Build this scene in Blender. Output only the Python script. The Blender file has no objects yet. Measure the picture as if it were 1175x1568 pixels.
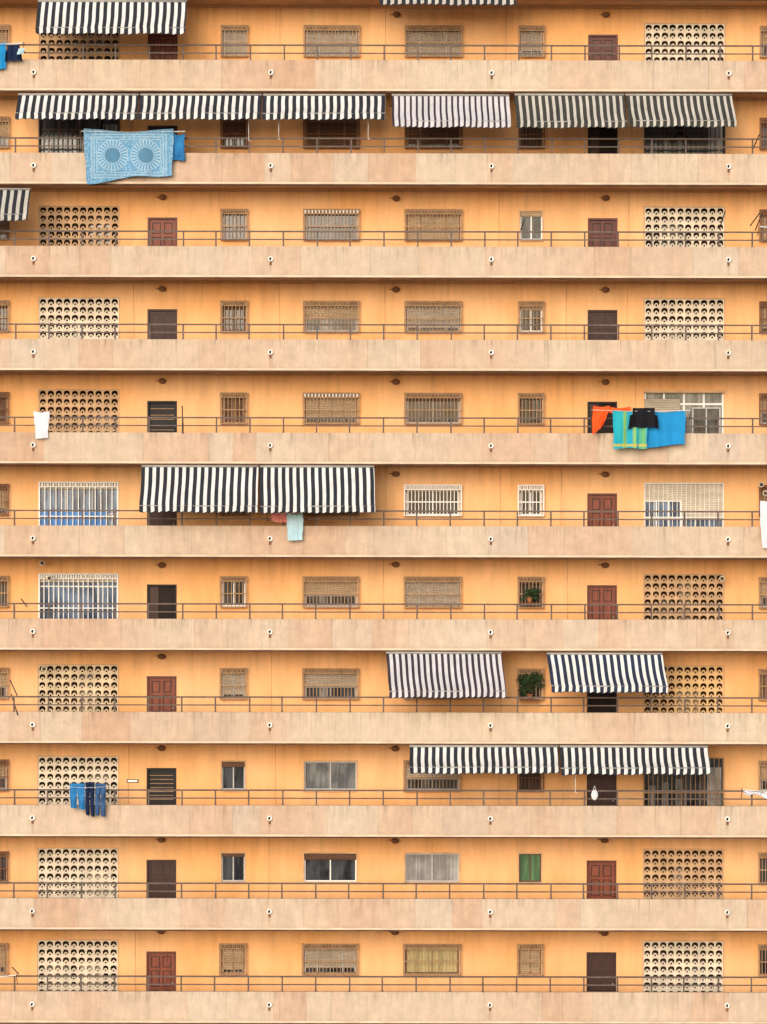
import bpy, math, random
from mathutils import Vector, Matrix
random.seed(7)
D=96.0; CZ=24.4; K=(D+1.5)/D
def X(px,y=0.0): return (px-587.5)/50*(D+y)/D
def Z(py,y=0.0): return CZ-(py-784)/50*(D+y)/D
def XW(px): return X(px,1.5)
FH=142.7/50
def PT(i): return CZ-(92+142.7*i-784)/50
PERIOD=XW(587.5+1190)
XE=1.5*PERIOD
ROWS=list(range(-1,13))
sc=bpy.context.scene
# ---------------------------------------------------------------- materials
class G:
    def __init__(s,name):
        s.mat=bpy.data.materials.new(name); s.mat.use_nodes=True
        s.nt=s.mat.node_tree; s.nt.nodes.clear()
        s.out=s.nt.nodes.new('ShaderNodeOutputMaterial')
        s.b=s.nt.nodes.new('ShaderNodeBsdfPrincipled')
        s.nt.links.new(s.b.outputs[0],s.out.inputs[0])
        g=s.nt.nodes.new('ShaderNodeNewGeometry'); s.pos=g.outputs['Position']
    def lk(s,v,sock):
        if isinstance(v,bpy.types.NodeSocket): s.nt.links.new(v,sock)
        else:
            if isinstance(v,(tuple,list)) and len(v)==3 and sock.type=='RGBA': v=(*v,1)
            sock.default_value=v
    def m(s,op,a,b=0.0,c=0.0,clamp=False):
        n=s.nt.nodes.new('ShaderNodeMath'); n.operation=op; n.use_clamp=clamp
        s.lk(a,n.inputs[0]); s.lk(b,n.inputs[1]); s.lk(c,n.inputs[2]); return n.outputs[0]
    def mr(s,v,a,b,c=0.0,d=1.0):
        n=s.nt.nodes.new('ShaderNodeMapRange'); s.lk(v,n.inputs[0])
        for k,q in enumerate((a,b,c,d)): n.inputs[k+1].default_value=q
        return n.outputs[0]
    def noise(s,vec,scale=1.0,detail=4.0,rough=0.55):
        n=s.nt.nodes.new('ShaderNodeTexNoise'); s.lk(vec,n.inputs['Vector'])
        n.inputs['Scale'].default_value=scale; n.inputs['Detail'].default_value=detail
        n.inputs['Roughness'].default_value=rough; return n.outputs[0]
    def vmul(s,vec,sc3):
        n=s.nt.nodes.new('ShaderNodeVectorMath'); n.operation='MULTIPLY'
        s.lk(vec,n.inputs[0]); n.inputs[1].default_value=sc3; return n.outputs[0]
    def sep(s,vec):
        n=s.nt.nodes.new('ShaderNodeSeparateXYZ'); s.lk(vec,n.inputs[0]); return n.outputs
    def comb(s,x,y,z):
        n=s.nt.nodes.new('ShaderNodeCombineXYZ'); s.lk(x,n.inputs[0]); s.lk(y,n.inputs[1]); s.lk(z,n.inputs[2]); return n.outputs[0]
    def mix(s,f,a,b,bl='MIX'):
        n=s.nt.nodes.new('ShaderNodeMix'); n.data_type='RGBA'; n.blend_type=bl
        s.lk(f,n.inputs[0]); s.lk(a,n.inputs[6]); s.lk(b,n.inputs[7]); return n.outputs[2]
    def scale(s,col,f):
        return s.mix(1.0,col,s.comb(f,f,f),'MULTIPLY')
    def white(s,vec):
        n=s.nt.nodes.new('ShaderNodeTexWhiteNoise'); n.noise_dimensions='3D'; s.lk(vec,n.inputs[0]); return n.outputs[0]
    def ramp(s,f,stops):
        n=s.nt.nodes.new('ShaderNodeValToRGB'); s.lk(f,n.inputs[0]); e=n.color_ramp.elements
        while len(e)<len(stops): e.new(0.5)
        for k,(p,c) in enumerate(stops): e[k].position=p; e[k].color=(*c,1)
        return n.outputs[0]
    def bump(s,h,st=0.3,dist=0.02):
        n=s.nt.nodes.new('ShaderNodeBump'); n.inputs['Strength'].default_value=st; n.inputs['Distance'].default_value=dist
        s.lk(h,n.inputs['Height']); s.nt.links.new(n.outputs[0],s.b.inputs['Normal'])
    def done(s,col,rough=0.85,spec=0.3,metal=0.0):
        s.lk(col,s.b.inputs['Base Color']); s.lk(rough,s.b.inputs['Roughness'])
        s.b.inputs['Specular IOR Level'].default_value=spec; s.b.inputs['Metallic'].default_value=metal
        return s.mat
def simple(name,col,rough=0.8,var=0.25,scale=3.0,spec=0.3,stretch=(1,1,1),metal=0.0,bump=0.0):
    g=G(name); n=g.noise(g.vmul(g.pos,stretch),scale,5)
    f=g.mr(n,0.25,0.75,1-var,1+var)
    if bump: g.bump(n,bump)
    return g.done(g.scale(col,f),rough,spec,metal)

def m_wall():
    g=G('orange_render')
    n1=g.noise(g.pos,0.35,4); n2=g.noise(g.vmul(g.pos,(3,3,0.6)),1.0,5); n3=g.noise(g.pos,14,4)
    c=g.mix(g.mr(n1,0.35,0.65),(0.80,0.405,0.155),(0.83,0.475,0.23))
    f=g.m('MULTIPLY',g.mr(n2,0.3,0.7,0.88,1.05),g.mr(n3,0.3,0.7,0.96,1.03))
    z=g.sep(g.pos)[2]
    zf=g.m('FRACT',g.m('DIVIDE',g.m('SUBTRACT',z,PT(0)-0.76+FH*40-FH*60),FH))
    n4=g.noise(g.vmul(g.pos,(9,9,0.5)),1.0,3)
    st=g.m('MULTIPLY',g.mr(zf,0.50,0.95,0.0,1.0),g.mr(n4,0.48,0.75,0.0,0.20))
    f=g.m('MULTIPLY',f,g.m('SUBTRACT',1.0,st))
    g.bump(n3,0.15,0.01)
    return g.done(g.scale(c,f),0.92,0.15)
WALL=m_wall()
DR=[X(51),X(414),X(752),X(1115)]
def m_parapet():
    g=G('stained_parapet_render')
    s=g.sep(g.pos); x,z=s[0],s[2]
    row=g.m('FLOOR',g.m('DIVIDE',g.m('SUBTRACT',z,PT(12)-0.97),FH))
    zf=g.m('DIVIDE',g.m('SUBTRACT',g.m('SUBTRACT',z,PT(12)-0.97),g.m('MULTIPLY',row,FH)),0.97)
    wob=g.m('MULTIPLY',g.noise(g.comb(g.m('MULTIPLY',x,0.35),g.m('MULTIPLY',row,3.7),0.0),1.0,2),2.6)
    u=g.m('ADD',g.m('DIVIDE',x,1.13),wob)
    pid=g.m('FLOOR',u); pf=g.m('FRACT',u)
    w=g.white(g.comb(pid,row,0.0))
    c=g.ramp(w,[(0.0,(0.53,0.345,0.235)),(0.3,(0.55,0.375,0.265)),(0.6,(0.56,0.41,0.30)),(0.85,(0.575,0.455,0.345)),(1.0,(0.53,0.42,0.335))])
    big=g.noise(g.comb(g.m('MULTIPLY',x,0.16),0.0,g.m('MULTIPLY',row,1.7)),1.0,2)
    c=g.mix(g.mr(big,0.38,0.62,0.0,0.7),c,(0.60,0.49,0.37))
    big2=g.noise(g.comb(g.m('MULTIPLY',x,0.23),5.0,g.m('MULTIPLY',row,2.9)),1.0,2)
    c=g.mix(g.mr(big2,0.50,0.68,0.0,0.5),c,(0.53,0.37,0.26))
    edge=g.m('MULTIPLY',g.mr(pf,0.0,0.022,1,0),0.26)
    st=g.noise(g.comb(g.m('MULTIPLY',x,4.0),g.m('MULTIPLY',row,5.1),g.m('MULTIPLY',z,1.0)),1.0,5,0.65)
    bl=g.noise(g.pos,2.6,7,0.72)
    f=g.m('MULTIPLY',g.mr(st,0.3,0.7,0.89,1.06),g.mr(bl,0.3,0.7,0.86,1.10))
    f=g.m('MULTIPLY',f,g.m('SUBTRACT',1.0,edge))
    dn=g.noise(g.comb(g.m('MULTIPLY',x,11.0),g.m('MULTIPLY',row,2.3),g.m('MULTIPLY',z,1.0)),1.0,4)
    topd=g.m('MULTIPLY',g.mr(zf,0.5,1.0,0,1),g.mr(dn,0.48,0.72,0,0.30))
    botd=g.m('MULTIPLY',g.mr(zf,0.0,0.20,1,0),g.mr(dn,0.3,0.7,0.02,0.26))
    ls=g.noise(g.comb(g.m('MULTIPLY',x,22.0),g.m('MULTIPLY',row,7.3),g.m('MULTIPLY',z,0.4)),1.0,2)
    lr=g.m('MULTIPLY',g.mr(ls,0.63,0.73,0,0.26),g.mr(zf,0.0,0.9,0.2,1.0))
    f=g.m('MULTIPLY',f,g.m('SUBTRACT',1.0,g.m('ADD',g.m('ADD',topd,botd),lr)))
    acc=None
    for xd in DR:
        a=g.mr(g.m('ABSOLUTE',g.m('SUBTRACT',x,xd)),0.0,0.07,1,0)
        acc=a if acc is None else g.m('MAXIMUM',acc,a)
    acc=g.m('MULTIPLY',acc,g.mr(zf,0.1,0.6,0.15,1.0)); acc=g.m('MULTIPLY',acc,g.mr(zf,0.60,0.63,1,0))
    c=g.mix(g.m('MULTIPLY',acc,g.mr(dn,0.3,0.6,0.25,0.75)),g.scale(c,f),(0.26,0.13,0.07))
    g.bump(g.m('ADD',bl,st),0.2,0.015)
    return g.done(c,0.9,0.15)
PARA=m_parapet()
LIP=simple('parapet_lip_render',(0.66,0.51,0.37),0.9,0.26,1.5,stretch=(1,1,6))
EDGE_DARK=simple('slab_edge_dark_brown',(0.10,0.05,0.03),0.95,0.5,3)  # dark brown strip along the slab edge, below the parapet lip
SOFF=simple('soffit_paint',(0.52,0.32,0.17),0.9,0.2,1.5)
FLOOR=simple('gallery_floor_tile',(0.58,0.41,0.28),0.7,0.2,4)
RAIL=simple('rail_brown_paint',(0.115,0.08,0.065),0.6,0.4,5)
GTAN=simple('grille_tan_paint',(0.34,0.20,0.10),0.6,0.3,5)
GRUST=simple('grille_rust_paint',(0.17,0.075,0.035),0.7,0.3,5)
GWHT=simple('grille_white_paint',(0.78,0.74,0.68),0.5,0.1,5)
GBLK=simple('grille_dark_paint',(0.03,0.025,0.025),0.5,0.2,5)
ALU=simple('frame_aluminium',(0.42,0.41,0.39),0.45,0.15,5)
WHT=simple('white_frame_paint',(0.78,0.76,0.72),0.5,0.1,4)
BRN=simple('frame_brown',(0.10,0.055,0.035),0.5,0.2,5)
SURR=simple('window_surround_render',(0.60,0.36,0.19),0.9,0.2,3)
DARK=simple('dark_interior',(0.022,0.014,0.012),0.9,0.3,2)
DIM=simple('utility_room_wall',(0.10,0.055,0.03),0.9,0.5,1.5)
DARK2=simple('dim_room',(0.06,0.045,0.04),0.9,0.5,1.2)
def m_glass(name,a,b,sx=2.0):
    g=G(name); n=g.noise(g.vmul(g.pos,(sx,1,0.8)),1.3,3)
    h=g.noise(g.vmul(g.pos,(22,1,0.4)),1.0,2)
    c=g.mix(g.mr(n,0.42,0.6),a,b); c=g.scale(c,g.mr(h,0.3,0.7,0.75,1.2))
    return g.done(c,0.12,0.5)
GLD=m_glass('dark_window_glass',(0.012,0.013,0.016),(0.06,0.065,0.075))
GLG=m_glass('grey_window_glass',(0.10,0.105,0.11),(0.24,0.24,0.23))
GLB=m_glass('blue_window_glass',(0.03,0.055,0.11),(0.14,0.22,0.34))
GLC=m_glass('curtained_window_glass',(0.22,0.21,0.20),(0.38,0.37,0.35),1.0)
GLY=m_glass('yellow_blind',(0.42,0.35,0.16),(0.55,0.46,0.22),4.0)
GLGR=m_glass('green_blind',(0.06,0.13,0.06),(0.11,0.20,0.09),4.0)
BLUEP=simple('blue_panel',(0.06,0.20,0.48),0.5,0.3,2)
def shut(name,c): return simple(name,c,0.65,0.22,1.3,stretch=(1,1,4))
SH={'tan':shut('shutter_tan',(0.47,0.345,0.215)),'grey':shut('shutter_grey',(0.44,0.38,0.30)),
    'brown':shut('shutter_brown',(0.15,0.08,0.05)),'white':shut('shutter_cream',(0.62,0.54,0.43))}
DO={'red':simple('door_redbrown_wood',(0.185,0.042,0.018),0.45,0.4,2,stretch=(6,1,1)),
    'brown':simple('door_brown_wood',(0.105,0.026,0.015),0.45,0.35,2,stretch=(6,1,1)),
    'dark':simple('door_dark_wood',(0.040,0.014,0.010),0.5,0.4,2,stretch=(6,1,1)),
    'black':simple('door_black',(0.012,0.009,0.009),0.6,0.4,2)}
LAT={'white':simple('lattice_block_cream',(0.64,0.55,0.42),0.9,0.25,2),'tan':simple('lattice_block_tan',(0.50,0.32,0.18),0.9,0.25,2),
     'orange':simple('lattice_block_orange',(0.68,0.43,0.20),0.9,0.2,2),'mix':simple('lattice_block_buff',(0.60,0.47,0.31),0.9,0.35,2)}
# ---------------------------------------------------------------- mesh builder
class MB:
    def __init__(s,name): s.name=name; s.v=[]; s.f=[]; s.mi=[]; s.mats=[]; s.sm=[]
    def mid(s,m):
        if m not in s.mats: s.mats.append(m)
        return s.mats.index(m)
    def face(s,pts,m,smooth=False):
        b=len(s.v); s.v+= [tuple(p) for p in pts]; s.f.append(tuple(range(b,b+len(pts)))); s.mi.append(s.mid(m)); s.sm.append(smooth)
    def box(s,x0,x1,y0,y1,z0,z1,m):
        if x1<x0: x0,x1=x1,x0
        b=len(s.v)
        s.v+=[(x0,y0,z0),(x1,y0,z0),(x1,y1,z0),(x0,y1,z0),(x0,y0,z1),(x1,y0,z1),(x1,y1,z1),(x0,y1,z1)]
        for q in ((0,1,5,4),(1,2,6,5),(2,3,7,6),(3,0,4,7),(4,5,6,7),(3,2,1,0)):
            s.f.append(tuple(b+k for k in q)); s.mi.append(s.mid(m)); s.sm.append(False)
    def tube(s,p,q,r,m,n=8,r2=None,caps=True):
        p=Vector(p); q=Vector(q); r2=r if r2 is None else r2
        d=(q-p).normalized(); a=d.orthogonal().normalized(); c=d.cross(a)
        b=len(s.v)
        for k in range(n):
            t=2*math.pi*k/n; o=a*math.cos(t)+c*math.sin(t)
            s.v.append(tuple(p+o*r)); s.v.append(tuple(q+o*r2))
        mi=s.mid(m)
        for k in range(n):
            j=(k+1)%n; s.f.append((b+2*k,b+2*j,b+2*j+1,b+2*k+1)); s.mi.append(mi); s.sm.append(True)
        if caps:
            s.f.append(tuple(b+2*k for k in reversed(range(n)))); s.mi.append(mi); s.sm.append(False)
            s.f.append(tuple(b+2*k+1 for k in range(n))); s.mi.append(mi); s.sm.append(False)
    def sphere(s,c,r,m,sz=(1,1,1),n=10,k=6):
        b=len(s.v); mi=s.mid(m)
        for i in range(k+1):
            ph=math.pi*i/k
            for j in range(n):
                t=2*math.pi*j/n
                s.v.append((c[0]+r*sz[0]*math.sin(ph)*math.cos(t),c[1]+r*sz[1]*math.sin(ph)*math.sin(t),c[2]+r*sz[2]*math.cos(ph)))
        for i in range(k):
            for j in range(n):
                s.f.append((b+i*n+j,b+(i+1)*n+j,b+(i+1)*n+(j+1)%n,b+i*n+(j+1)%n)); s.mi.append(mi); s.sm.append(True)
    def grid(s,P,m,colmat=None,smooth=True):
        R=len(P); C=len(P[0]); b=len(s.v)
        for r in P: s.v+=[tuple(p) for p in r]
        for i in range(R-1):
            for j in range(C-1):
                s.f.append((b+i*C+j,b+i*C+j+1,b+(i+1)*C+j+1,b+(i+1)*C+j)); s.mi.append(s.mid(colmat[j] if colmat else m)); s.sm.append(smooth)
    def build(s,parent=None,origin=None):
        me=bpy.data.meshes.new(s.name)
        v=s.v
        if origin: v=[(a-origin[0],b-origin[1],c-origin[2]) for a,b,c in v]
        me.from_pydata(v,[],s.f); 
        for m in s.mats: me.materials.append(m)
        me.polygons.foreach_set('material_index',s.mi); me.polygons.foreach_set('use_smooth',s.sm); me.update()
        o=bpy.data.objects.new(s.name,me); sc.collection.objects.link(o)
        if origin: o.location=origin
        if parent: o.parent=parent
        return o
bld=bpy.data.objects.new('apartment_building',None); sc.collection.objects.link(bld)
walls=MB('walls'); para=MB('balcony_parapets'); slabs=MB('balcony_slabs'); rails=MB('balcony_railings')
wins=MB('windows'); gril=MB('window_grilles'); doors=MB('doors'); lamps=MB('gallery_lamps'); drains=MB('drain_spouts'); shutm=MB('roller_shutters')
def lattice_mesh():
    cu=bpy.data.curves.new('lat','CURVE'); cu.dimensions='2D'; cu.fill_mode='BOTH'; cu.extrude=0.05
    R=random.Random(3)
    def sp(pts):
        s=cu.splines.new('POLY'); s.points.add(len(pts)-1)
        for k,(a,b) in enumerate(pts): s.points[k].co=(a,b,0,1)
        s.use_cyclic_u=True
    w=0.248; h=0.25; nx,nz=10,8
    sp([(0,0),(w*nx,0),(w*nx,-h*nz),(0,-h*nz)])
    up=[(-.37,-.18),(-.39,.08),(-.34,.26),(-.18,.37),(0,.40),(.18,.37),(.34,.26),(.39,.08),(.37,-.18),(.27,-.25),(.18,-.06),(0,.06),(-.18,-.06),(-.27,-.25)]
    lo=[(-.13,-.37),(.13,-.37),(.10,-.20),(0,-.11),(-.10,-.20)]
    for i in range(nx):
        for j in range(nz):
            cx=(i+.5)*w+R.uniform(-.005,.005); cz=-(j+.5)*h+R.uniform(-.004,.004); q=R.uniform(.90,1.04)
            sp([(cx+a*w*q,cz+b*h*q) for a,b in up])
            sp([(cx+a*w*q,cz+b*h*q) for a,b in lo])
    o=bpy.data.objects.new('lat',cu); sc.collection.objects.link(o)
    dg=bpy.context.evaluated_depsgraph_get(); me=bpy.data.meshes.new_from_object(o.evaluated_get(dg))
    bpy.data.objects.remove(o); me.name='lattice'
    return me
lat0=lattice_mesh(); latm={}
for k,mm in LAT.items():
    q=lat0.copy(); q.name='lattice_'+k; q.materials.clear(); q.materials.append(mm); latm[k]=q
def place_lattice(x0,ztop,k):
    o=bpy.data.objects.new('lattice_block_screen',latm[k]); sc.collection.objects.link(o)
    o.location=(x0,1.5+0.055,ztop); o.rotation_euler=(math.radians(90),0,0); o.parent=bld
Y=1.5
def reveal(x0,x1,z0,z1,d,m=None):
    m=m or WALL
    walls.face([(x0,Y,z0),(x0,Y,z1),(x0,Y+d,z1),(x0,Y+d,z0)],m)
    walls.face([(x1,Y,z1),(x1,Y,z0),(x1,Y+d,z0),(x1,Y+d,z1)],m)
    walls.face([(x0,Y,z1),(x1,Y,z1),(x1,Y+d,z1),(x0,Y+d,z1)],m)
    walls.face([(x0,Y,z0),(x0,Y+d,z0),(x1,Y+d,z0),(x1,Y,z0)],m)
def shutter(x0,x1,z0,z1,m,y=Y+0.07,p=0.055):
    z=z1
    while z>z0+0.001:
        zb=max(z-p,z0)
        shutm.face([(x0,y,z-0.006),(x1,y,z-0.006),(x1,y-0.014,(z+zb)/2),(x0,y-0.014,(z+zb)/2)],m)
        shutm.face([(x0,y-0.014,(z+zb)/2),(x1,y-0.014,(z+zb)/2),(x1,y,zb),(x0,y,zb)],m)
        z-=p
    shutm.box(x0,x1,y+0.002,y+0.012,z0,z1,DARK)
def panes(x0,x1,z0,z1,n,glass,frame,y=Y+0.09,fw=0.045,trans=None):
    wins.face([(x0,y+0.03,z0),(x1,y+0.03,z0),(x1,y+0.03,z1),(x0,y+0.03,z1)],glass)
    wins.box(x0,x1,y-0.02,y+0.02,z0,z0+fw,frame); wins.box(x0,x1,y-0.02,y+0.02,z1-fw,z1,frame)
    for k in range(n+1):
        xx=x0+(x1-x0)*k/n; a=xx-fw/2; b=xx+fw/2
        if k==0: a,b=x0,x0+fw
        if k==n: a,b=x1-fw,x1
        wins.box(a,b,y-0.018,y+0.018,z0+fw,z1-fw,frame)
    if trans: wins.box(x0+fw,x1-fw,y-0.015,y+0.015,trans-fw/2,trans+fw/2,frame)
def grille(x0,x1,z0,z1,m,out=0.13,sp=0.11,top=True,t=0.011,wb=0.016,mt=None):
    y=Y-out; mt=mt or m
    zs=[z0,z1]+([z1-0.14] if top else [])+[(z0+z1)/2-0.05]
    for z in zs: gril.box(x0,x1,y-t,y+t,z-wb,z+wb,m)
    for z in (z0,z1):
        for x in (x0,x1): gril.box(x-t,x+t,y+t,Y,z-t,z+t,m)
    n=max(2,round((x1-x0)/sp))
    for k in range(n+1):
        x=x0+(x1-x0)*k/n
        e=1.0 if 0<k<n else 1.8
        gril.box(x-t*e,x+t*e,y-t*0.8,y+t*0.8,z0,z1,m)
    if top:
        for k in range(n):
            x=x0+(x1-x0)*(k+.5)/n
            gril.box(x-t*2.0,x+t*2.0,y-t*0.7,y+t*0.7,z1-0.12,z1-0.03,mt)
ops={}
def window(i,x0,x1,kind,gr=None,mt=None,z0=0.34,z1=1.22):
    pt=PT(i); a=pt+z0; b=pt+z1
    ops.setdefault(i,[]).append((x0,x1,a,b)); reveal(x0,x1,a,b,0.14,SURR)
    n=2
    s=0.05
    walls.box(x0-s,x0-0.002,Y-0.015,Y+0.01,a-s,b+s,SURR); walls.box(x1+0.002,x1+s,Y-0.015,Y+0.01,a-s,b+s,SURR)
    walls.box(x0-0.002,x1+0.002,Y-0.015,Y+0.01,b+0.002,b+s,SURR); walls.box(x0-0.002,x1+0.002,Y-0.055,Y+0.01,a-s,a-0.002,SURR)
    t=kind.split(':'); 
    if t[0]=='sh':
        # vertical-boarded security shutter leaves with louvred head, in a dark frame
        wins.box(x0,x1,Y+0.045,Y+0.12,b-0.10,b,BRN)
        nl=4 if x1-x0>1.2 else 2; m=SH[t[1]]; zt=b-0.10
        drop=random.choice((0,0,0.10,0.16))
        if drop: panes(x0,x1,a,a+drop+0.03,n,GLD,ALU,y=Y+0.095,fw=0.03)
        shutter(x0+0.03,x1-0.03,a+drop,zt,m)
        for k in range(nl+1):
            xx=x0+0.03+(x1-x0-0.06)*k/nl; wins.box(xx-0.014,xx+0.014,Y+0.03,Y+0.12,a,zt,GTAN if t[1]!='grey' else ALU)
        wins.box(x0,x1,Y+0.03,Y+0.052,a,a+0.03,GTAN)
    elif t[0]=='shp':
        zz=a+(b-a)*random.uniform(0.34,0.46); shutter(x0,x1,zz,b-0.10,SH[t[1]]); wins.box(x0,x1,Y+0.045,Y+0.12,b-0.10,b,BRN)
        panes(x0,x1,a,zz+0.02,n,GLD,ALU if t[1]!='brown' else BRN,y=Y+0.10)
        if x1-x0>1.2: wins.box(x0+(x1-x0)*0.28,x0+(x1-x0)*0.45,Y+0.098,Y+0.118,a+0.05,zz,GLG)
    else:
        gl={'gl':GLD,'glw':GLD,'grey':GLG,'cur':GLC,'yel':GLY,'green':GLGR,'blue':GLB,'dark':DARK2}[t[0]]
        fr={'gl':BRN,'glw':WHT,'grey':ALU,'cur':ALU,'yel':BRN,'green':BRN,'blue':WHT,'dark':BRN}[t[0]]
        if len(t)>1 and t[1]=='w': fr=WHT
        if len(t)>1 and t[1]=='a': fr=ALU
        panes(x0,x1,a,b,n,gl,fr,fw=0.04)
        if t[0] in('gl','dark','glw'): shutter(x0,x1,b-random.uniform(0.10,0.22),b,SH['brown' if t[0]!='glw' else 'tan'],y=Y+0.05)
    if gr: grille(x0-0.05,x1+0.05,a-0.02,b+0.05,gr,mt=mt)
def bigwin(i,x0,x1,kind):
    pt=PT(i); a=pt-0.70; b=pt+1.36
    ops.setdefault(i,[]).append((x0,x1,a,b)); reveal(x0,x1,a,b,0.16,SURR)
    if kind=='white':
        panes(x0,x1,a,b,4,GLB,WHT,trans=pt+0.95); shutter(x0,x1,b-0.28,b,SH['white'],y=Y+0.05)
        grille(x0+0.02,x1-0.02,a+0.02,b-0.02,GWHT,out=0.03,sp=0.155,top=True,t=0.014)
    elif kind=='whiteblue':
        panes(x0,x1,a,b,3,GLB,ALU,trans=pt+0.35); wins.box(x0+.05,x1-.35,Y+.05,Y+.06,a,pt+0.42,BLUEP)
        shutter(x0,x1,b-0.24,b,SH['white'],y=Y+0.05)
        grille(x0+0.02,x1-0.02,a+0.02,b-0.02,GWHT,out=0.03,sp=0.18,top=True,t=0.014)
    elif kind=='whiter':
        xm=x0+(x1-x0)*0.47
        panes(x0,xm,a,b-0.55,3,GLB,WHT,trans=pt+0.25); shutter(x0,x1,b-0.55,b,SH['white'],y=Y+0.05)
        shutter(xm,x1,pt+0.25,b-0.55,SH['white'],y=Y+0.052); panes(xm,x1,a,pt+0.25,3,GLB,WHT)
        grille(x0+0.02,x1-0.02,a+0.02,b-0.02,GWHT,out=0.03,sp=0.14,top=False,t=0.010)
    elif kind=='alu':
        panes(x0,x1,a,b,4,GLG,WHT,trans=pt+0.95,fw=0.06); shutter(x0,x0+(x1-x0)*0.45,pt+.1,b-0.25,SH['grey'],y=Y+0.045)
        panes(x0+(x1-x0)*0.6,x1-0.1,a,pt+0.85,2,GLD,ALU,y=Y+0.04)
        walls.box(x0,x1,Y-0.10,Y+0.02,b-0.06,b+0.02,SURR)
    elif kind=='darkg':
        panes(x0,x1,a,b,4,GLD,BRN,trans=pt+0.9); grille(x0,x1,a,b,GBLK if i!=8 else GTAN,out=0.05,sp=0.15,top=False,t=0.012)
        wins.box(x1-0.5,x1-0.06,Y+0.05,Y+0.06,a,b-0.3,GLC)
        for k in range(3):
            xx=x0+0.15+k*0.42; wins.box(xx,xx+0.22,Y+0.055,Y+0.06,a,pt+0.5+0.1*k,GLG)
def lattice(i,x0,k):
    pt=PT(i); b=pt+1.36; a=b-2.0; x1=x0+2.48
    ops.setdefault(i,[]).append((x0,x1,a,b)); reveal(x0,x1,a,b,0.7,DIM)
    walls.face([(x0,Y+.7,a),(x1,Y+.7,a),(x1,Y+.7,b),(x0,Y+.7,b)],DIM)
    place_lattice(x0,b,k)
    r=random.Random(i*31+int(x0*7))
    for _ in range(r.choice((1,2,3))):
        w=r.uniform(.35,.9); xa=x0+r.uniform(0.05,2.4-w); h=r.uniform(.5,1.25)
        q=r.uniform(.22,.42)
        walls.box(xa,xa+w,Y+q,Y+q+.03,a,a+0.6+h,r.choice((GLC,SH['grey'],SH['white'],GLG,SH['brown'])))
    s=0.03
    walls.box(x0-s,x0-0.002,Y-0.02,Y+0.01,a,b+s,SURR); walls.box(x1+.002,x1+s,Y-0.02,Y+0.01,a,b+s,SURR)
    walls.box(x0-0.002,x1+0.002,Y-0.02,Y+0.01,b+0.002,b+s,SURR)
def door(i,x0,x1,k,slat=False):
    pt=PT(i); a=pt-0.76; b=pt+1.02; m=DO[k]
    ops.setdefault(i,[]).append((x0,x1,a,b)); reveal(x0,x1,a,b,0.12,BRN)
    f=0.055; yd=Y+0.08; fm=DO['brown'] if k=='red' else m
    for (p,q) in ((x0,x0+f),(x1-f,x1)): doors.box(p,q,Y-0.012,Y+0.1,a,b,fm)
    doors.box(x0+f,x1-f,Y-0.012,Y+0.1,b-f,b,fm)
    if k=='black' and not slat:
        doors.face([(x0,Y+.115,a),(x1,Y+.115,a),(x1,Y+.115,b),(x0,Y+.115,b)],DARK); 
        if random.random()<0.5: doors.box(x0+f,x0+f+0.3,yd,yd+0.03,a,b-f,DO['dark'])
        return
    doors.box(x0+f,x1-f,yd+0.012,yd+0.05,a,b-f,DO['dark'] if k in('red','brown') else m)
    w=(x1-x0-2*f)
    if slat:
        z=b-0.25
        while z>a+0.1:
            doors.box(x0+f+.04,x1-f-.04,yd-0.012,yd+0.012,z,z+0.018,GTAN); z-=random.choice((0.12,0.2,0.13))
        return
    for xx in (x0+f,x0+f+w/2-0.045,x1-f-0.09): doors.box(xx,xx+0.09,yd-0.012,yd+0.012,a,b-f,m)
    for zz in (b-f-0.10,b-f-0.55,b-f-1.15): 
        for q in (0,1): 
            xa=x0+f+0.09+q*(w/2-0.045); xb=xa+w/2-0.135
            doors.box(xa,xb,yd-0.012,yd+0.012,zz,zz+0.09,m)
    for (za,zb) in ((b-f-0.43,b-f-0.13),(b-f-1.03,b-f-0.58)):
        for q in (0,1):
            xa=x0+f+0.09+q*(w/2-0.045)+0.035; xb=xa+w/2-0.135-0.07
            doors.box(xa,xb,yd-0.004,yd+0.012,za,zb,m)
    doors.sphere((x1-f-0.05,yd-0.03,pt+0.02),0.025,ALU)
S={ 'sl':(340.5,376),'ll':(467,547),'lr':(622,704),'sr':(796,830)}
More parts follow.
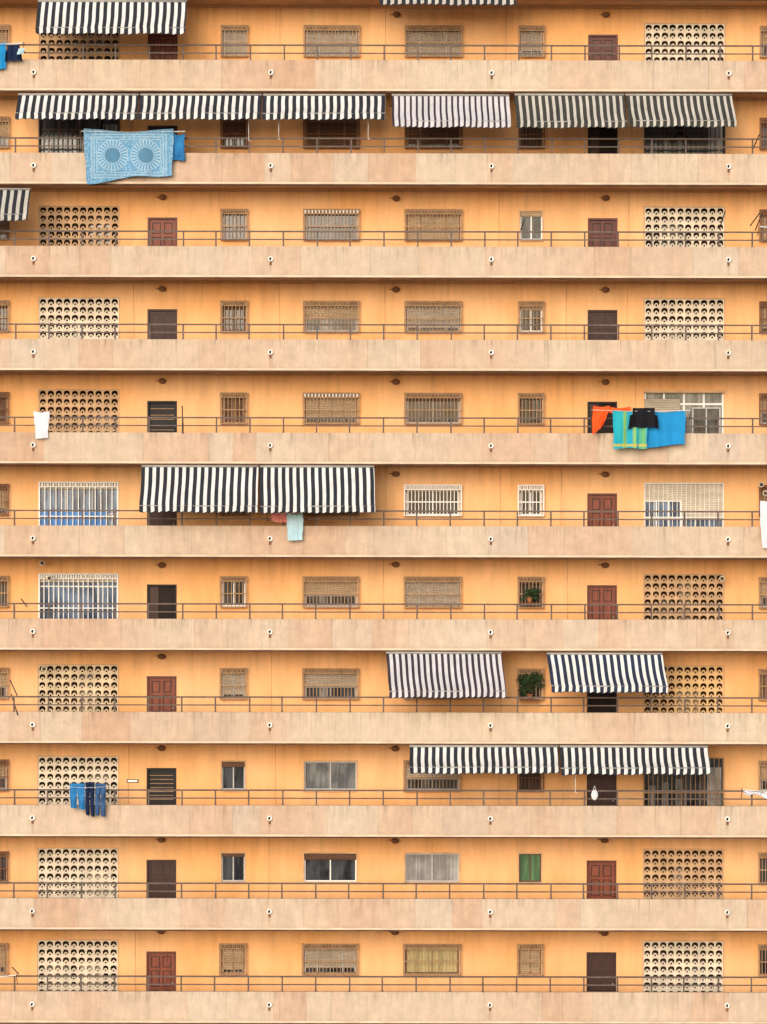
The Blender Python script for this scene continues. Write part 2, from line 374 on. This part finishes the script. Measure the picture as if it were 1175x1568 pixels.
spec={
 0:('tan:lat','red',['sh:grey',GTAN],['sh:grey',GTAN],['sh:grey',GTAN],['sh:grey',GTAN],'brown','white:lat'),
 1:('darkg','dark',['shp:brown',GRUST],['sh:brown',GRUST],['sh:brown',GRUST],['dark',GRUST],'black','darkg'),
 2:('tan:lat','red',['gl:a',GTAN],['gl:a',GTAN,GWHT],['sh:tan',GTAN],['glw',None],'brown','white:lat'),
 3:('white:lat','dark',['gl',GTAN],['shp:tan',GTAN],['sh:grey',GTAN],['glw',GTAN],'dark','white:lat'),
 4:('tan:lat','slat',['sh:brown',GTAN],['sh:tan',GTAN,GWHT],['gl:a',GTAN],['gl',GTAN],'black','alu'),
 5:('whiteblue','dark',['sh:tan',GTAN],['sh:tan',GTAN],['glw',GWHT],['glw',GWHT],'red','whiter'),
 6:('white','black',['gl:w',GTAN],['shp:tan',GTAN],['sh:grey',GTAN],['dark',GTAN],'red','tan:lat'),
 7:('mix:lat','red',['sh:grey',GTAN],['shp:grey',GTAN],['shp:tan',GTAN],['dark',GTAN],'black','orange:lat'),
 8:('white:lat','slat',['gl:a',None],['grey',None],['shp:white',GTAN],['dark',GRUST],'dark','darkg'),
 9:('white:lat','dark',['gl:a',None],['gl:w',None],['cur',None],['green',None],'red','tan:lat'),
 10:('white:lat','red',['sh:tan',GTAN],['sh:grey',GTAN],['yel',GTAN],['sh:tan',GTAN],'dark','white:lat')}
kinds=['sh:tan','sh:grey','shp:tan','gl','glw','cur','sh:tan']
def rnd_spec():
    return (random.choice(['white:lat','tan:lat','mix:lat','white']),random.choice(['red','dark','brown','black']),
      *[[random.choice(kinds),random.choice([GTAN,GTAN,None])] for _ in range(4)],random.choice(['red','dark','brown']),random.choice(['white:lat','tan:lat','white:lat','darkg']))
for i in ROWS:
    for mod in (-1,0,1):
        sp=spec[i] if (mod==0 and i in spec) else rnd_spec()
        o=mod*PERIOD
        for px,kk in ((59.5,sp[0]),(986.5,sp[7])):
            x0=XW(px)+o
            if kk.endswith(':lat'): lattice(i,x0,kk[:-4])
            else: bigwin(i,x0,x0+2.48,kk)
        for px,kk in (((225.5,271),sp[1]),((899.5,945),sp[6])):
            door(i,XW(px[0])+o,XW(px[1])+o,'black' if kk=='slat' else kk,kk=='slat')
        for key,q in zip(('sl','ll','lr','sr'),sp[2:6]):
            window(i,XW(S[key][0])+o,XW(S[key][1])+o,q[0],q[1],q[2] if len(q)>2 else None)
        window(i,XW(1165)+o,XW(1201)+o,random.choice(['sh:tan','sh:brown','gl','shp:tan']),random.choice([GTAN,GRUST]))
for i in ROWS:
    zb=PT(i)-0.76; zt=PT(i)+FH-0.96+0.02
    L=sorted(ops[i]); x=-XE
    L=[q for q in L if q[0]>-XE and q[1]<XE+2]
    XR=max(XE,L[-1][1]+0.5)
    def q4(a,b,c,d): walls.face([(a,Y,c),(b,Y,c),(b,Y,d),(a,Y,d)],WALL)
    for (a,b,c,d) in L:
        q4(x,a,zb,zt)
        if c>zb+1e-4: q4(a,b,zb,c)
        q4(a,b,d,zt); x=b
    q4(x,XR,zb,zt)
XR=max(q[1] for q in ops[0])+0.5; XL=-XE
ztop=PT(-1)+FH-0.94; zbot=PT(12)-0.96
walls.box(XL,XR,Y+1.2,Y+10,0,ztop+0.3,WALL)
walls.box(XL-0.2,XL,0,Y+1.3,0,ztop+0.3,WALL); walls.box(XR,XR+0.2,0,Y+1.3,0,ztop+0.3,WALL)
walls.box(XL,XR,Y,Y+1.19,0.0,zbot,WALL)
slabs.box(XL,XR,-0.3,Y+1.19,ztop+0.05,ztop+0.35,LIP)
for k in range(20):
    xx=XL+2+k*(XR-XL-4)/19
    doors.box(xx-1.0,xx+1.0,Y-0.02,Y-0.005,0.1,2.3,SH['grey'])
for i in ROWS:
    pt=PT(i); pb=pt-0.96
    para.box(XL,XR,0.0,0.12,pb+0.075,pt,PARA)
    para.box(XL,XR,-0.03,0.12,pb+0.012,pb+0.073,LIP)
    para.box(XL,XR,-0.012,0.10,pb-0.034,pb+0.012,EDGE_DARK)
    slabs.box(XL,XR,0.12,Y-0.002,pb+0.02,pb+0.19,SOFF)
    slabs.box(XL,XR,0.122,Y-0.002,pb+0.192,pb+0.2,FLOOR)
    rails.box(XL,XR,0.03,0.09,pt+0.435,pt+0.482,RAIL)
    rails.box(XL,XR,0.045,0.078,pt+0.195,pt+0.232,RAIL)
    for k in range(-34,36):
        x=k*1.027+random.uniform(-.02,.02)
        if XL<x<XR:
            rails.box(x-0.024,x+0.024,0.04,0.082,pt,pt+0.435,RAIL)
            rails.box(x-0.045,x+0.045,0.02,0.1,pt,pt+0.012,RAIL)
    for mod in (-1,0,1):
        for xd in DR:
            x=xd+mod*PERIOD/K; z=pt-0.385
            drains.tube((x,0.02,z),(x,-0.07,z-0.004),0.084,GWHT,14,0.078)
            drains.tube((x,-0.05,z-0.004),(x+0.004,-0.073,z-0.006),0.050,DARK,12)
            drains.box(x-0.035,x+0.035,-0.012,0,z-0.19,z-0.09,GRUST)
        for px in (248.5,606,926.5):
            x=XW(px)+mod*PERIOD; zt=pt+FH-0.96
            z=zt-0.26+random.uniform(-.02,.02)
            lamps.tube((x,Y,z),(x,Y-0.05,z),0.09,GRUST,10); lamps.sphere((x,Y-0.10,z),0.105,GRUST,(1.2,0.8,0.85))
            lamps.tube((x-0.2,Y-0.01,z+0.01),(x,Y-0.01,z+0.01),0.014,GRUST,5)
CRM=simple('cream_plastic',(0.62,0.52,0.36),0.5,0.15,4)
for px,py in ((65,862),(76,885),(68,1024),(1106,884),(1166,740),(1172,753)):
    x,z=X(px,1.0),Z(py,1.0)
    lamps.tube((x,Y,z+.03),(x,1.05,z+.03),0.02,GTAN,6); lamps.tube((x,1.12,z),(x,0.98,z-0.02),0.05,CRM,10,0.085); lamps.sphere((x,0.98,z-.02),0.06,DARK2,(1,.4,1))
lamps.box(XW(195),XW(213),Y-0.03,Y,Z(1199,1.5),Z(1194,1.5),GBLK); lamps.box(XW(196.5),XW(211.5),Y-0.034,Y-0.03,Z(1198,1.5),Z(1195,1.5),WHT)
for i in ROWS:
    zt=PT(i)+FH-0.96-0.06
    pts=[XL+k*3.1 for k in range(int((XR-XL)/3.1))]
    for a,b in zip(pts,pts[1:]): lamps.tube((a,Y-0.015,zt+random.uniform(-.01,.01)),(b,Y-0.015,zt+random.uniform(-.01,.01)),0.009,SURR,5)
    for px in (203,420,583,770,868,966):
        if random.random()<0.35:
            x=XW(px+random.uniform(-9,9)); lamps.tube((x,Y-0.012,zt),(x+random.uniform(-.03,.03),Y-0.012,PT(i)-.7),0.008,SURR,5)
for b in (walls,para,slabs,rails,wins,gril,doors,lamps,drains,shutm): b.build(bld)
# ---------------------------------------------------------------- awnings
FB=simple('awning_black_canvas',(0.020,0.022,0.030),0.85,0.35,2)
FW=simple('awning_white_canvas',(0.66,0.65,0.63),0.85,0.16,2)
FP=simple('awning_plum_canvas',(0.036,0.026,0.036),0.85,0.3,2)
FPW=simple('awning_pale_canvas',(0.54,0.52,0.54),0.85,0.14,2)
FG=simple('awning_grey_canvas',(0.04,0.038,0.034),0.85,0.3,2)
FGW=simple('awning_buff_canvas',(0.46,0.435,0.385),0.85,0.18,2)
FN=simple('awning_navy_canvas',(0.018,0.026,0.052),0.85,0.3,2)
ARM=simple('awning_arm_metal',(0.35,0.33,0.30),0.4,0.2,4)
def awning(px0,px1,pt_,pb_,a,b,out=0.75,wa=0.118,wb=0.108,val=0.17,sk=0.0):
    o=MB('striped_awning')
    y0=-0.035; y1=-out
    x0=X(px0,y0); x1=X(px1,y0); zt=Z(pt_,y0); zb=Z(pb_,y1)+val+0.03
    xs=[];cm=[]; x=x0; t=0
    while x<x1-0.001:
        w=(wa if t%2==0 else wb)*random.uniform(.97,1.03); e=min(x+w,x1)
        for q in range(3): xs.append(x+(e-x)*q/3); cm.append(a if t%2==0 else b)
        x=e; t+=1
    xs.append(x1)
    ph=random.uniform(0,6); per=wa+wb
    tilt=random.uniform(-.02,.02); zb0=zb
    P=[]; nv=10
    def zlow(xx): return zb0+tilt*(xx-x0)/(x1-x0)*1.0+0.012*math.sin(xx*3.3+ph)+0.006*math.sin(xx*9+ph)
    for r in range(nv+1):
        v=r/nv; row=[]
        for xx in xs:
            s=0.07*math.sin(math.pi*v)*(1+0.35*math.sin(xx*1.7+ph))
            row.append((xx+sk*v+0.006*math.sin(v*6+xx),y0+(y1-y0)*v,zt+(zlow(xx)-zt)*v-s))
        P.append(row)
    o.grid(P,a,cm)
    P=[]
    for r in range(4):
        v=r/3; row=[]
        for xx in xs:
            sc_=abs(math.sin(math.pi*(xx-x0)/(per)))*0.04
            row.append((xx+sk+0.01*v*math.sin(xx*4+ph),y1-0.012-0.035*v*math.sin(xx*6+ph),zlow(xx)-(val+sc_-0.01)*v))
        P.append(row)
    o.grid(P,a,cm)
    for k in range(len(xs)-1): o.tube(P[-1][k],P[-1][k+1],0.009,a,4,caps=False)
    o.tube((x0+sk,y1+0.02,zb-0.012),(x1+sk,y1+0.02,zb-0.012+tilt),0.028,ARM,8)
    o.tube((x0,y0,zt+0.03),(x1,y0,zt+0.03),0.035,ARM,8)
    for xx in (x0+0.12,x1-0.12):
        o.tube((xx,-0.02,zb+0.10),(xx+sk,y1+0.02,zb-0.02),0.018,ARM,6)
        o.box(xx-0.03,xx+0.03,-0.05,0.0,zb+0.04,zb+0.17,ARM)
    return o.build()
awning(57,285,4,53,FB,FW)
awning(27,212,147,184,FB,FW); awning(214,400,147,184,FB,FW); awning(402,589,147,184,FB,FW)
awning(599,779,147,195,FP,FPW,wa=0.065,wb=0.115,sk=0.02)
awning(787,955,146,196,FG,FGW,wa=0.12,wb=0.085,sk=0.04); awning(957,1120,146,194,FG,FGW,wa=0.12,wb=0.085,sk=0.06)
awning(-160,46,292,340,FB,FGW)
awning(217,396,716,785,FB,FW,out=0.9); awning(398,573,716,786,FB,FW,out=0.9,sk=0.04)
awning(592,769,1001,1069,FP,FPW,out=0.9,wa=0.085,wb=0.10,sk=0.1)
awning(838,1015,1002,1060,FN,FW,out=0.85,wa=0.11,wb=0.10,sk=0.1)
awning(628,856,1144,1185,FB,FW); awning(858,1085,1144,1186,FB,FW)
awning(580,788,-45,7,FB,FGW)
rod=MB('awning_crank_rods')
for px,a,b in ((380,184,215),(426,184,213),(563,184,212),(882,1186,1212)):
    rod.tube((X(px,-.3),-.3,Z(a,-.3)+.1),(X(px,-.25),-.25,Z(b,-.25)),0.012,GWHT,6); rod.tube((X(px,-.25),-.25,Z(b,-.25)),(X(px,-.25)+.05,-.3,Z(b,-.25)-.03),0.012,GWHT,6)
rod.build()
# ---------------------------------------------------------------- laundry
def fab(name,c,var=0.12): return simple(name,c,0.9,var,3,spec=0.1)
BLUE=fab('sky_blue_towelling',(0.02,0.25,0.55)); ORG=fab('orange_cloth',(0.78,0.10,0.02)); BLK=fab('black_cotton',(0.012,0.012,0.016))
WHC=fab('white_cotton',(0.66,0.66,0.70),0.1); AQ=fab('pale_aqua_cloth',(0.40,0.57,0.63)); DEN=fab('blue_denim',(0.045,0.10,0.22),0.3); NAV=fab('navy_cotton',(0.012,0.022,0.06)); DENL=fab('light_denim',(0.03,0.18,0.42),0.25); PNK=fab('pink_cloth',(0.60,0.20,0.16))
def stripe_mat():
    g=G('aqua_lime_striped_towelling'); tc=g.nt.nodes.new('ShaderNodeTexCoord'); s=g.sep(tc.outputs['Object'])
    f=g.m('ADD',g.m('MULTIPLY',s[0],0.95),0.5)
    c=g.ramp(f,[(0.0,(0.02,0.34,0.46)),(0.28,(0.03,0.38,0.42)),(0.34,(0.26,0.44,0.06)),(0.42,(0.03,0.34,0.42)),(0.55,(0.02,0.31,0.48)),(0.62,(0.30,0.48,0.07)),(0.70,(0.03,0.36,0.42)),(0.9,(0.16,0.42,0.14)),(1.0,(0.02,0.32,0.50))])
    hem=g.mr(g.m('ABSOLUTE',g.m('ADD',s[2],0.48)),0.02,0.05,1,0)
    return g.done(g.mix(hem,c,(0.5,0.42,0.1)),0.9,0.1)
def tapestry_mat():
    g=G('blue_batik_print'); tc=g.nt.nodes.new('ShaderNodeTexCoord'); s=g.sep(tc.outputs['Object'])
    x,z=s[0],s[2]
    base=(0.10,0.27,0.45); wh=(0.34,0.47,0.56); c=base
    n=g.noise(tc.outputs['Object'],16,4)
    c=g.mix(g.mr(n,0.46,0.58,0,0.55),base,wh)
    ax=g.m('ABSOLUTE',x); az=g.m('ABSOLUTE',z)
    for (hx,hz,w) in ((1.14,0.66,0.016),(1.06,0.58,0.016),(0.98,0.50,0.012)):
        d=g.m('MAXIMUM',g.m('SUBTRACT',ax,hx),g.m('SUBTRACT',az,hz)); l=g.mr(g.m('ABSOLUTE',d),w*0.6,w*1.3,1,0)
        c=g.mix(g.m('MULTIPLY',l,0.8),c,wh)
    for cx in (-0.50,0.52):
        dx=g.m('SUBTRACT',x,cx); dz=g.m('SUBTRACT',z,0.02)
        r=g.m('SQRT',g.m('ADD',g.m('MULTIPLY',dx,dx),g.m('MULTIPLY',dz,dz))); an=g.m('ARCTAN2',dz,dx)
        disc=g.mr(r,0.47,0.48,1,0); c=g.mix(disc,c,base)
        sp=g.mr(g.m('SINE',g.m('MULTIPLY',an,26.0)),-0.2,0.4)
        ring=g.m('MULTIPLY',g.mr(r,0.27,0.28),g.mr(r,0.44,0.45,1,0)); c=g.mix(g.m('MULTIPLY',ring,sp),c,wh)
        for rr in (0.46,0.25): c=g.mix(g.mr(g.m('ABSOLUTE',g.m('SUBTRACT',r,rr)),0.006,0.016,1,0),c,wh)
        inn=g.m('MULTIPLY',g.mr(r,0.235,0.24,1,0),g.mr(n,0.35,0.6,0.4,1)); c=g.mix(inn,c,(0.09,0.20,0.30))
    return g.done(c,0.9,0.1)
def cloth(name,mt,px0,px1,py0,py1,y=-0.10,folds=3.0,amp=0.035,dl=0,dr=0,sag=0.02,hem=0.03,bl=0,br=0,over=True):
    o=MB(name); nx,nz=40,24; ph=random.uniform(0,6)
    P=[]
    def pt(u,v):
        xa=px0+bl*v; xb=px1+br*v; px=xa+(xb-xa)*u; bot=py1+dl*(1-u)+dr*u
        yy=y-amp*(0.25+0.75*v)*math.sin(folds*2*math.pi*u+ph+0.8*v)-amp*.4*math.sin(folds*4.6*math.pi*u+ph*2)*v-amp*.5*math.sin(u*7-v*6+ph)
        z=Z(py0+(bot-py0)*v,y)-sag*math.sin(math.pi*u)**2*(1-v)*2+hem*v*math.sin(folds*2*math.pi*u*0.5+ph)*0.5
        return (X(px,y)+0.014*math.sin(v*5+u*9+ph)+0.006*math.sin(v*17+ph),yy,z)
    if over:
        for r in range(4,0,-1):
            v=r/8; P.append([(pt(k/nx,v)[0],y+0.05+0.02*math.sin(k*.7),pt(k/nx,v)[2]) for k in range(nx+1)])
        P.append([(pt(k/nx,0)[0],y+0.03,pt(k/nx,0)[2]+0.012) for k in range(nx+1)])
    for r in range(nz+1): P.append([pt(k/nx,r/nz) for k in range(nx+1)])
    o.grid(P,mt)
    org=(X((px0+px1)/2,y),y,Z((py0+py1)/2,y))
    return o.build(origin=org)
def trousers(name,mt,px0,px1,py0,py1,y=-0.25):
    o=MB(name); ph=random.uniform(0,6); W_=px1-px0
    for leg in (0,1):
        P=[]
        for r in range(19):
            v=r/18; row=[]
            for k in range(13):
                u=k/12
                if v<0.3: a,b=px0,px0+W_/2
                else: a,b=px0+W_*0.03*(v-.3),px0+W_/2-W_*0.10*(v-.3)-0.3
                if leg: a,b=(px1-(b-px0)),(px1-(a-px0))
                px=a+(b-a)*u
                yy=y-0.05*math.sin(math.pi*u)*(1 if v>.25 else .4)-0.015*math.sin(v*9+u*6+ph)
                row.append((X(px,y)+0.02*math.sin(v*4+ph)*v,yy,Z(py0+(py1-py0+leg*2)*v,y)+0.01*math.sin(u*7)))
            P.append(row)
        o.grid(P,mt); o.grid([[(p[0],2*y-p[1]+0.02,p[2]) for p in r] for r in P],mt)
    o.box(X(px0,y),X(px1,y),y-0.04,y+0.04,Z(py0,y)-0.05,Z(py0,y)+0.01,mt)
    return o.build(origin=(X((px0+px1)/2,y),y,Z((py0+py1)/2,y)))
def shirt(name,mt,px0,px1,py0,py1,y=-0.3):
    o=MB(name); W_=px1-px0; ph=random.uniform(0,6)
    def panel(f):
        P=[]
        for r in range(15):
            v=r/14; row=[]
            for k in range(17):
                u=k/16; px,py=f(u,v)
                row.append((X(px,y),y-0.03*math.sin(u*11+ph+v)-0.02*math.sin(v*5),Z(py,y)))
            P.append(row)
        o.grid(P,mt)
    H=py1-py0
    panel(lambda u,v:(px0+W_*(0.14+0.72*u),py0+H*v*(0.86+0.06*math.sin(u*3.1))))
    panel(lambda u,v:(px0+W_*(0.0+0.16*u)+W_*0.05*(1-v),py0+H*(0.35+v*0.65)-H*0.1*u))
    panel(lambda u,v:(px0+W_*(0.85+0.15*u)-W_*0.05*(1-v),py0+H*(0.30+v*0.60)+H*0.05*u))
    return o.build(origin=(X((px0+px1)/2,y),y,Z((py0+py1)/2,y)))
cloth('batik_tapestry',tapestry_mat(),128,265,198,281,y=-0.22,folds=2.5,amp=0.05,sag=0.05,hem=0.10,dl=0,dr=-14,bl=3,br=-2)
cloth('small_blue_towel',DENL,264,282,206,246,y=-0.15,folds=1.5,amp=.03)
cloth('white_towel',WHC,52,75,631,672,y=-0.12,folds=1,amp=.02,bl=2,br=-1)
cloth('orange_cloth',ORG,908,934,621,664,y=-0.35,folds=1.5,amp=.05,bl=-1,br=-10,dl=2,dr=-14)
cloth('orange_cloth',ORG,932,966,623,631,y=-0.33,folds=1.5,amp=.03,dr=2)
cloth('striped_beach_towel',stripe_mat(),939,991,628,686,y=-0.42,folds=2.5,amp=.05)
shirt('black_tshirt',BLK,962,1009,624,657,y=-0.52)
cloth('blue_bath_towel',BLUE,985,1049,629,683,y=-0.30,folds=1.5,amp=.05,bl=3,dl=1,dr=-3,hem=.05,sag=.02)
cloth('white_towel',WHC,1164,1200,766,838,y=-0.25,folds=1.5,amp=.03,bl=3)
cloth('pale_hand_towel',AQ,440,464,786,828,y=-0.2,folds=1.5,amp=.03,dl=-1)
cloth('pink_cloth',PNK,416,440,784,798,y=-0.15,folds=1.5,amp=.03,dr=3)
trousers('blue_jeans',DENL,108,131,1201,1238); trousers('navy_trousers',NAV,132,146,1199,1249,y=-0.2); trousers('blue_jeans',DEN,147,163,1201,1249,y=-0.22)
cloth('white_sheet',WHC,1140,1190,1210,1219,y=-0.2,folds=3.5,amp=.06,dl=-5,dr=4,over=False,hem=0.08)
cloth('blue_white_towel',BLUE,-14,8,66,106,y=-0.15,folds=1.5,amp=.03)
shirt('navy_tshirt',NAV,6,33,70,96,y=-0.22); cloth('pale_hand_towel',AQ,24,36,74,84,y=-0.26,folds=1,amp=.02)
def clothesline(pxa,pxb,i,out=0.5,up=0.42):
    o=MB('clothesline'); z=PT(i)+up; xa,xb=X(pxa),X(pxb)
    for x in (xa,xb):
        o.tube((x,0.04,z-0.25),(x,-out,z+0.02),0.012,RAIL,6); o.tube((x,0.04,z+0.05),(x,-out,z+0.02),0.012,RAIL,6)
    for k in range(4):
        y=-out*(k+0.7)/4; P=[(xa+(xb-xa)*t/10,y,z+0.02-0.04*math.sin(math.pi*t/10)) for t in range(11)]
        for a,b in zip(P,P[1:]): o.tube(a,b,0.005,WHT,4,caps=False)
    o.build()
clothesline(905,1056,4,0.55,0.68); clothesline(124,284,1,0.3,0.62); clothesline(100,168,8,0.3,0.58); clothesline(1136,1210,8,0.3,0.5)
clothesline(410,470,5,0.3,0.4); clothesline(-40,36,0,0.3,0.46); clothesline(-30,28,10,0.3,0.5); clothesline(1160,1230,2,0.3,0.6)
st=MB('clothes_prop_poles')
for a in ((1156,352,1166,326),(1101,350,1110,322),(797,352,803,335),(18,1064,28,1096),(16,1042,27,1066),(33,918,42,930),(279,622,280,664),(20,1482,30,1492),(1148,345,1163,325),(180,225,152,205) ,(1152,228,1162,205)):
    st.tube((X(a[0],.15),.15,Z(a[1],.15)),(X(a[2],-.05),-.05,Z(a[3],-.05)),0.018,GBLK,6)
st.build()
# ---------------------------------------------------------------- plants
LEAF=simple('plant_leaf',(0.035,0.065,0.025),0.6,0.7,6); POT=simple('terracotta_pot',(0.30,0.11,0.05),0.8,0.2,5)
def plant(px,py,w,h,y=1.25,n=420):
    o=MB('potted_plant'); cx,cz=X(px,y),Z(py,y); 
    zb=cz-h/2
    o.tube((cx,y,zb-0.02),(cx,y,zb+0.14),0.07,POT,12,0.10); o.tube((cx,y,zb+0.12),(cx,y,zb+0.155),0.11,POT,12)
    o.box(cx-0.3,cx+0.3,y-0.1,Y,zb-0.05,zb-0.02,GRUST)
    for k in range(9):
        t=random.uniform(0,6.28); e=(cx+math.cos(t)*w*.35*random.random(),y+math.sin(t)*0.1,cz+random.uniform(-.1,.4)*h)
        o.tube((cx,y,zb+.12),e,0.009,GRUST,4,0.003)
    cl=[(cx+random.uniform(-.4,.4)*w,y+random.uniform(-.12,.12),cz+random.uniform(-.25,.42)*h) for _ in range(18)]
    for k in range(n):
        c=random.choice(cl); p=Vector((c[0]+random.gauss(0,w*.08),c[1]+random.gauss(0,.05),c[2]+random.gauss(0,h*.08)))
        a=Vector([random.gauss(0,1) for _ in range(3)]).normalized()*0.045; b=a.orthogonal().normalized()*0.022
        o.face([p-a,p+b,p+a,p-b],LEAF)
    o.build()
plant(812,1050,0.85,0.80,n=900); plant(812,912,0.66,0.40,n=420)
bag=MB('white_hanging_bag'); x,z=X(911,.1),Z(1216,.1)
bag.sphere((x,-0.06,z),0.13,WHC,(0.85,0.5,1.25),12,8); bag.tube((x-.05,-0.06,z+.13),(x,-.02,z+.28),0.008,WHC,5); bag.tube((x+.05,-0.06,z+.13),(x,-.02,z+.28),0.008,WHC,5); bag.build()
# ---------------------------------------------------------------- ground
gm=MB('ground'); PAVE=simple('pale_ground',(0.38,0.33,0.27),0.95,0.2,0.4)
gm.face([(-1500,-1500,0),(1500,-1500,0),(1500,1500,0),(-1500,1500,0)],PAVE); gm.build()
pv=MB('pavement'); pv.box(XL-2,XR+2,-4,Y-0.03,0.002,0.13,simple('pavement_concrete',(0.38,0.34,0.29),0.9,0.15,2)); pv.build()
# ---------------------------------------------------------------- light
w=bpy.data.worlds.new('World'); sc.world=w; w.use_nodes=True; nt=w.node_tree
sky=nt.nodes.new('ShaderNodeTexSky'); sky.sky_type='NISHITA'; sky.sun_disc=False
EL=20; sky.sun_elevation=math.radians(EL); sky.sun_rotation=math.radians(195); sky.air_density=1.0; sky.dust_density=2.0
bg=nt.nodes['Background']; bg.inputs[1].default_value=0.15; nt.links.new(sky.outputs[0],bg.inputs[0])
sl=bpy.data.lights.new('sun','SUN'); sl.energy=2.6; sl.angle=math.radians(42); sl.color=(1.0,0.94,0.86)
so=bpy.data.objects.new('sun',sl); so.rotation_euler=(math.radians(90-EL),0,math.radians(-15)); sc.collection.objects.link(so)
cam=bpy.data.cameras.new('camera'); co=bpy.data.objects.new('camera',cam); sc.collection.objects.link(co)
co.location=(0,-D,CZ)
co.rotation_euler=(Matrix.Rotation(math.radians(90),3,'X')@Matrix.Rotation(math.radians(0.1),3,'Z')).to_euler()
cam.sensor_width=36; cam.sensor_fit='VERTICAL'; cam.sensor_height=36; cam.lens=36*D/31.36; cam.clip_end=4000
sc.camera=co
sc.view_settings.view_transform='Standard'; sc.view_settings.look='None'; sc.view_settings.exposure=0
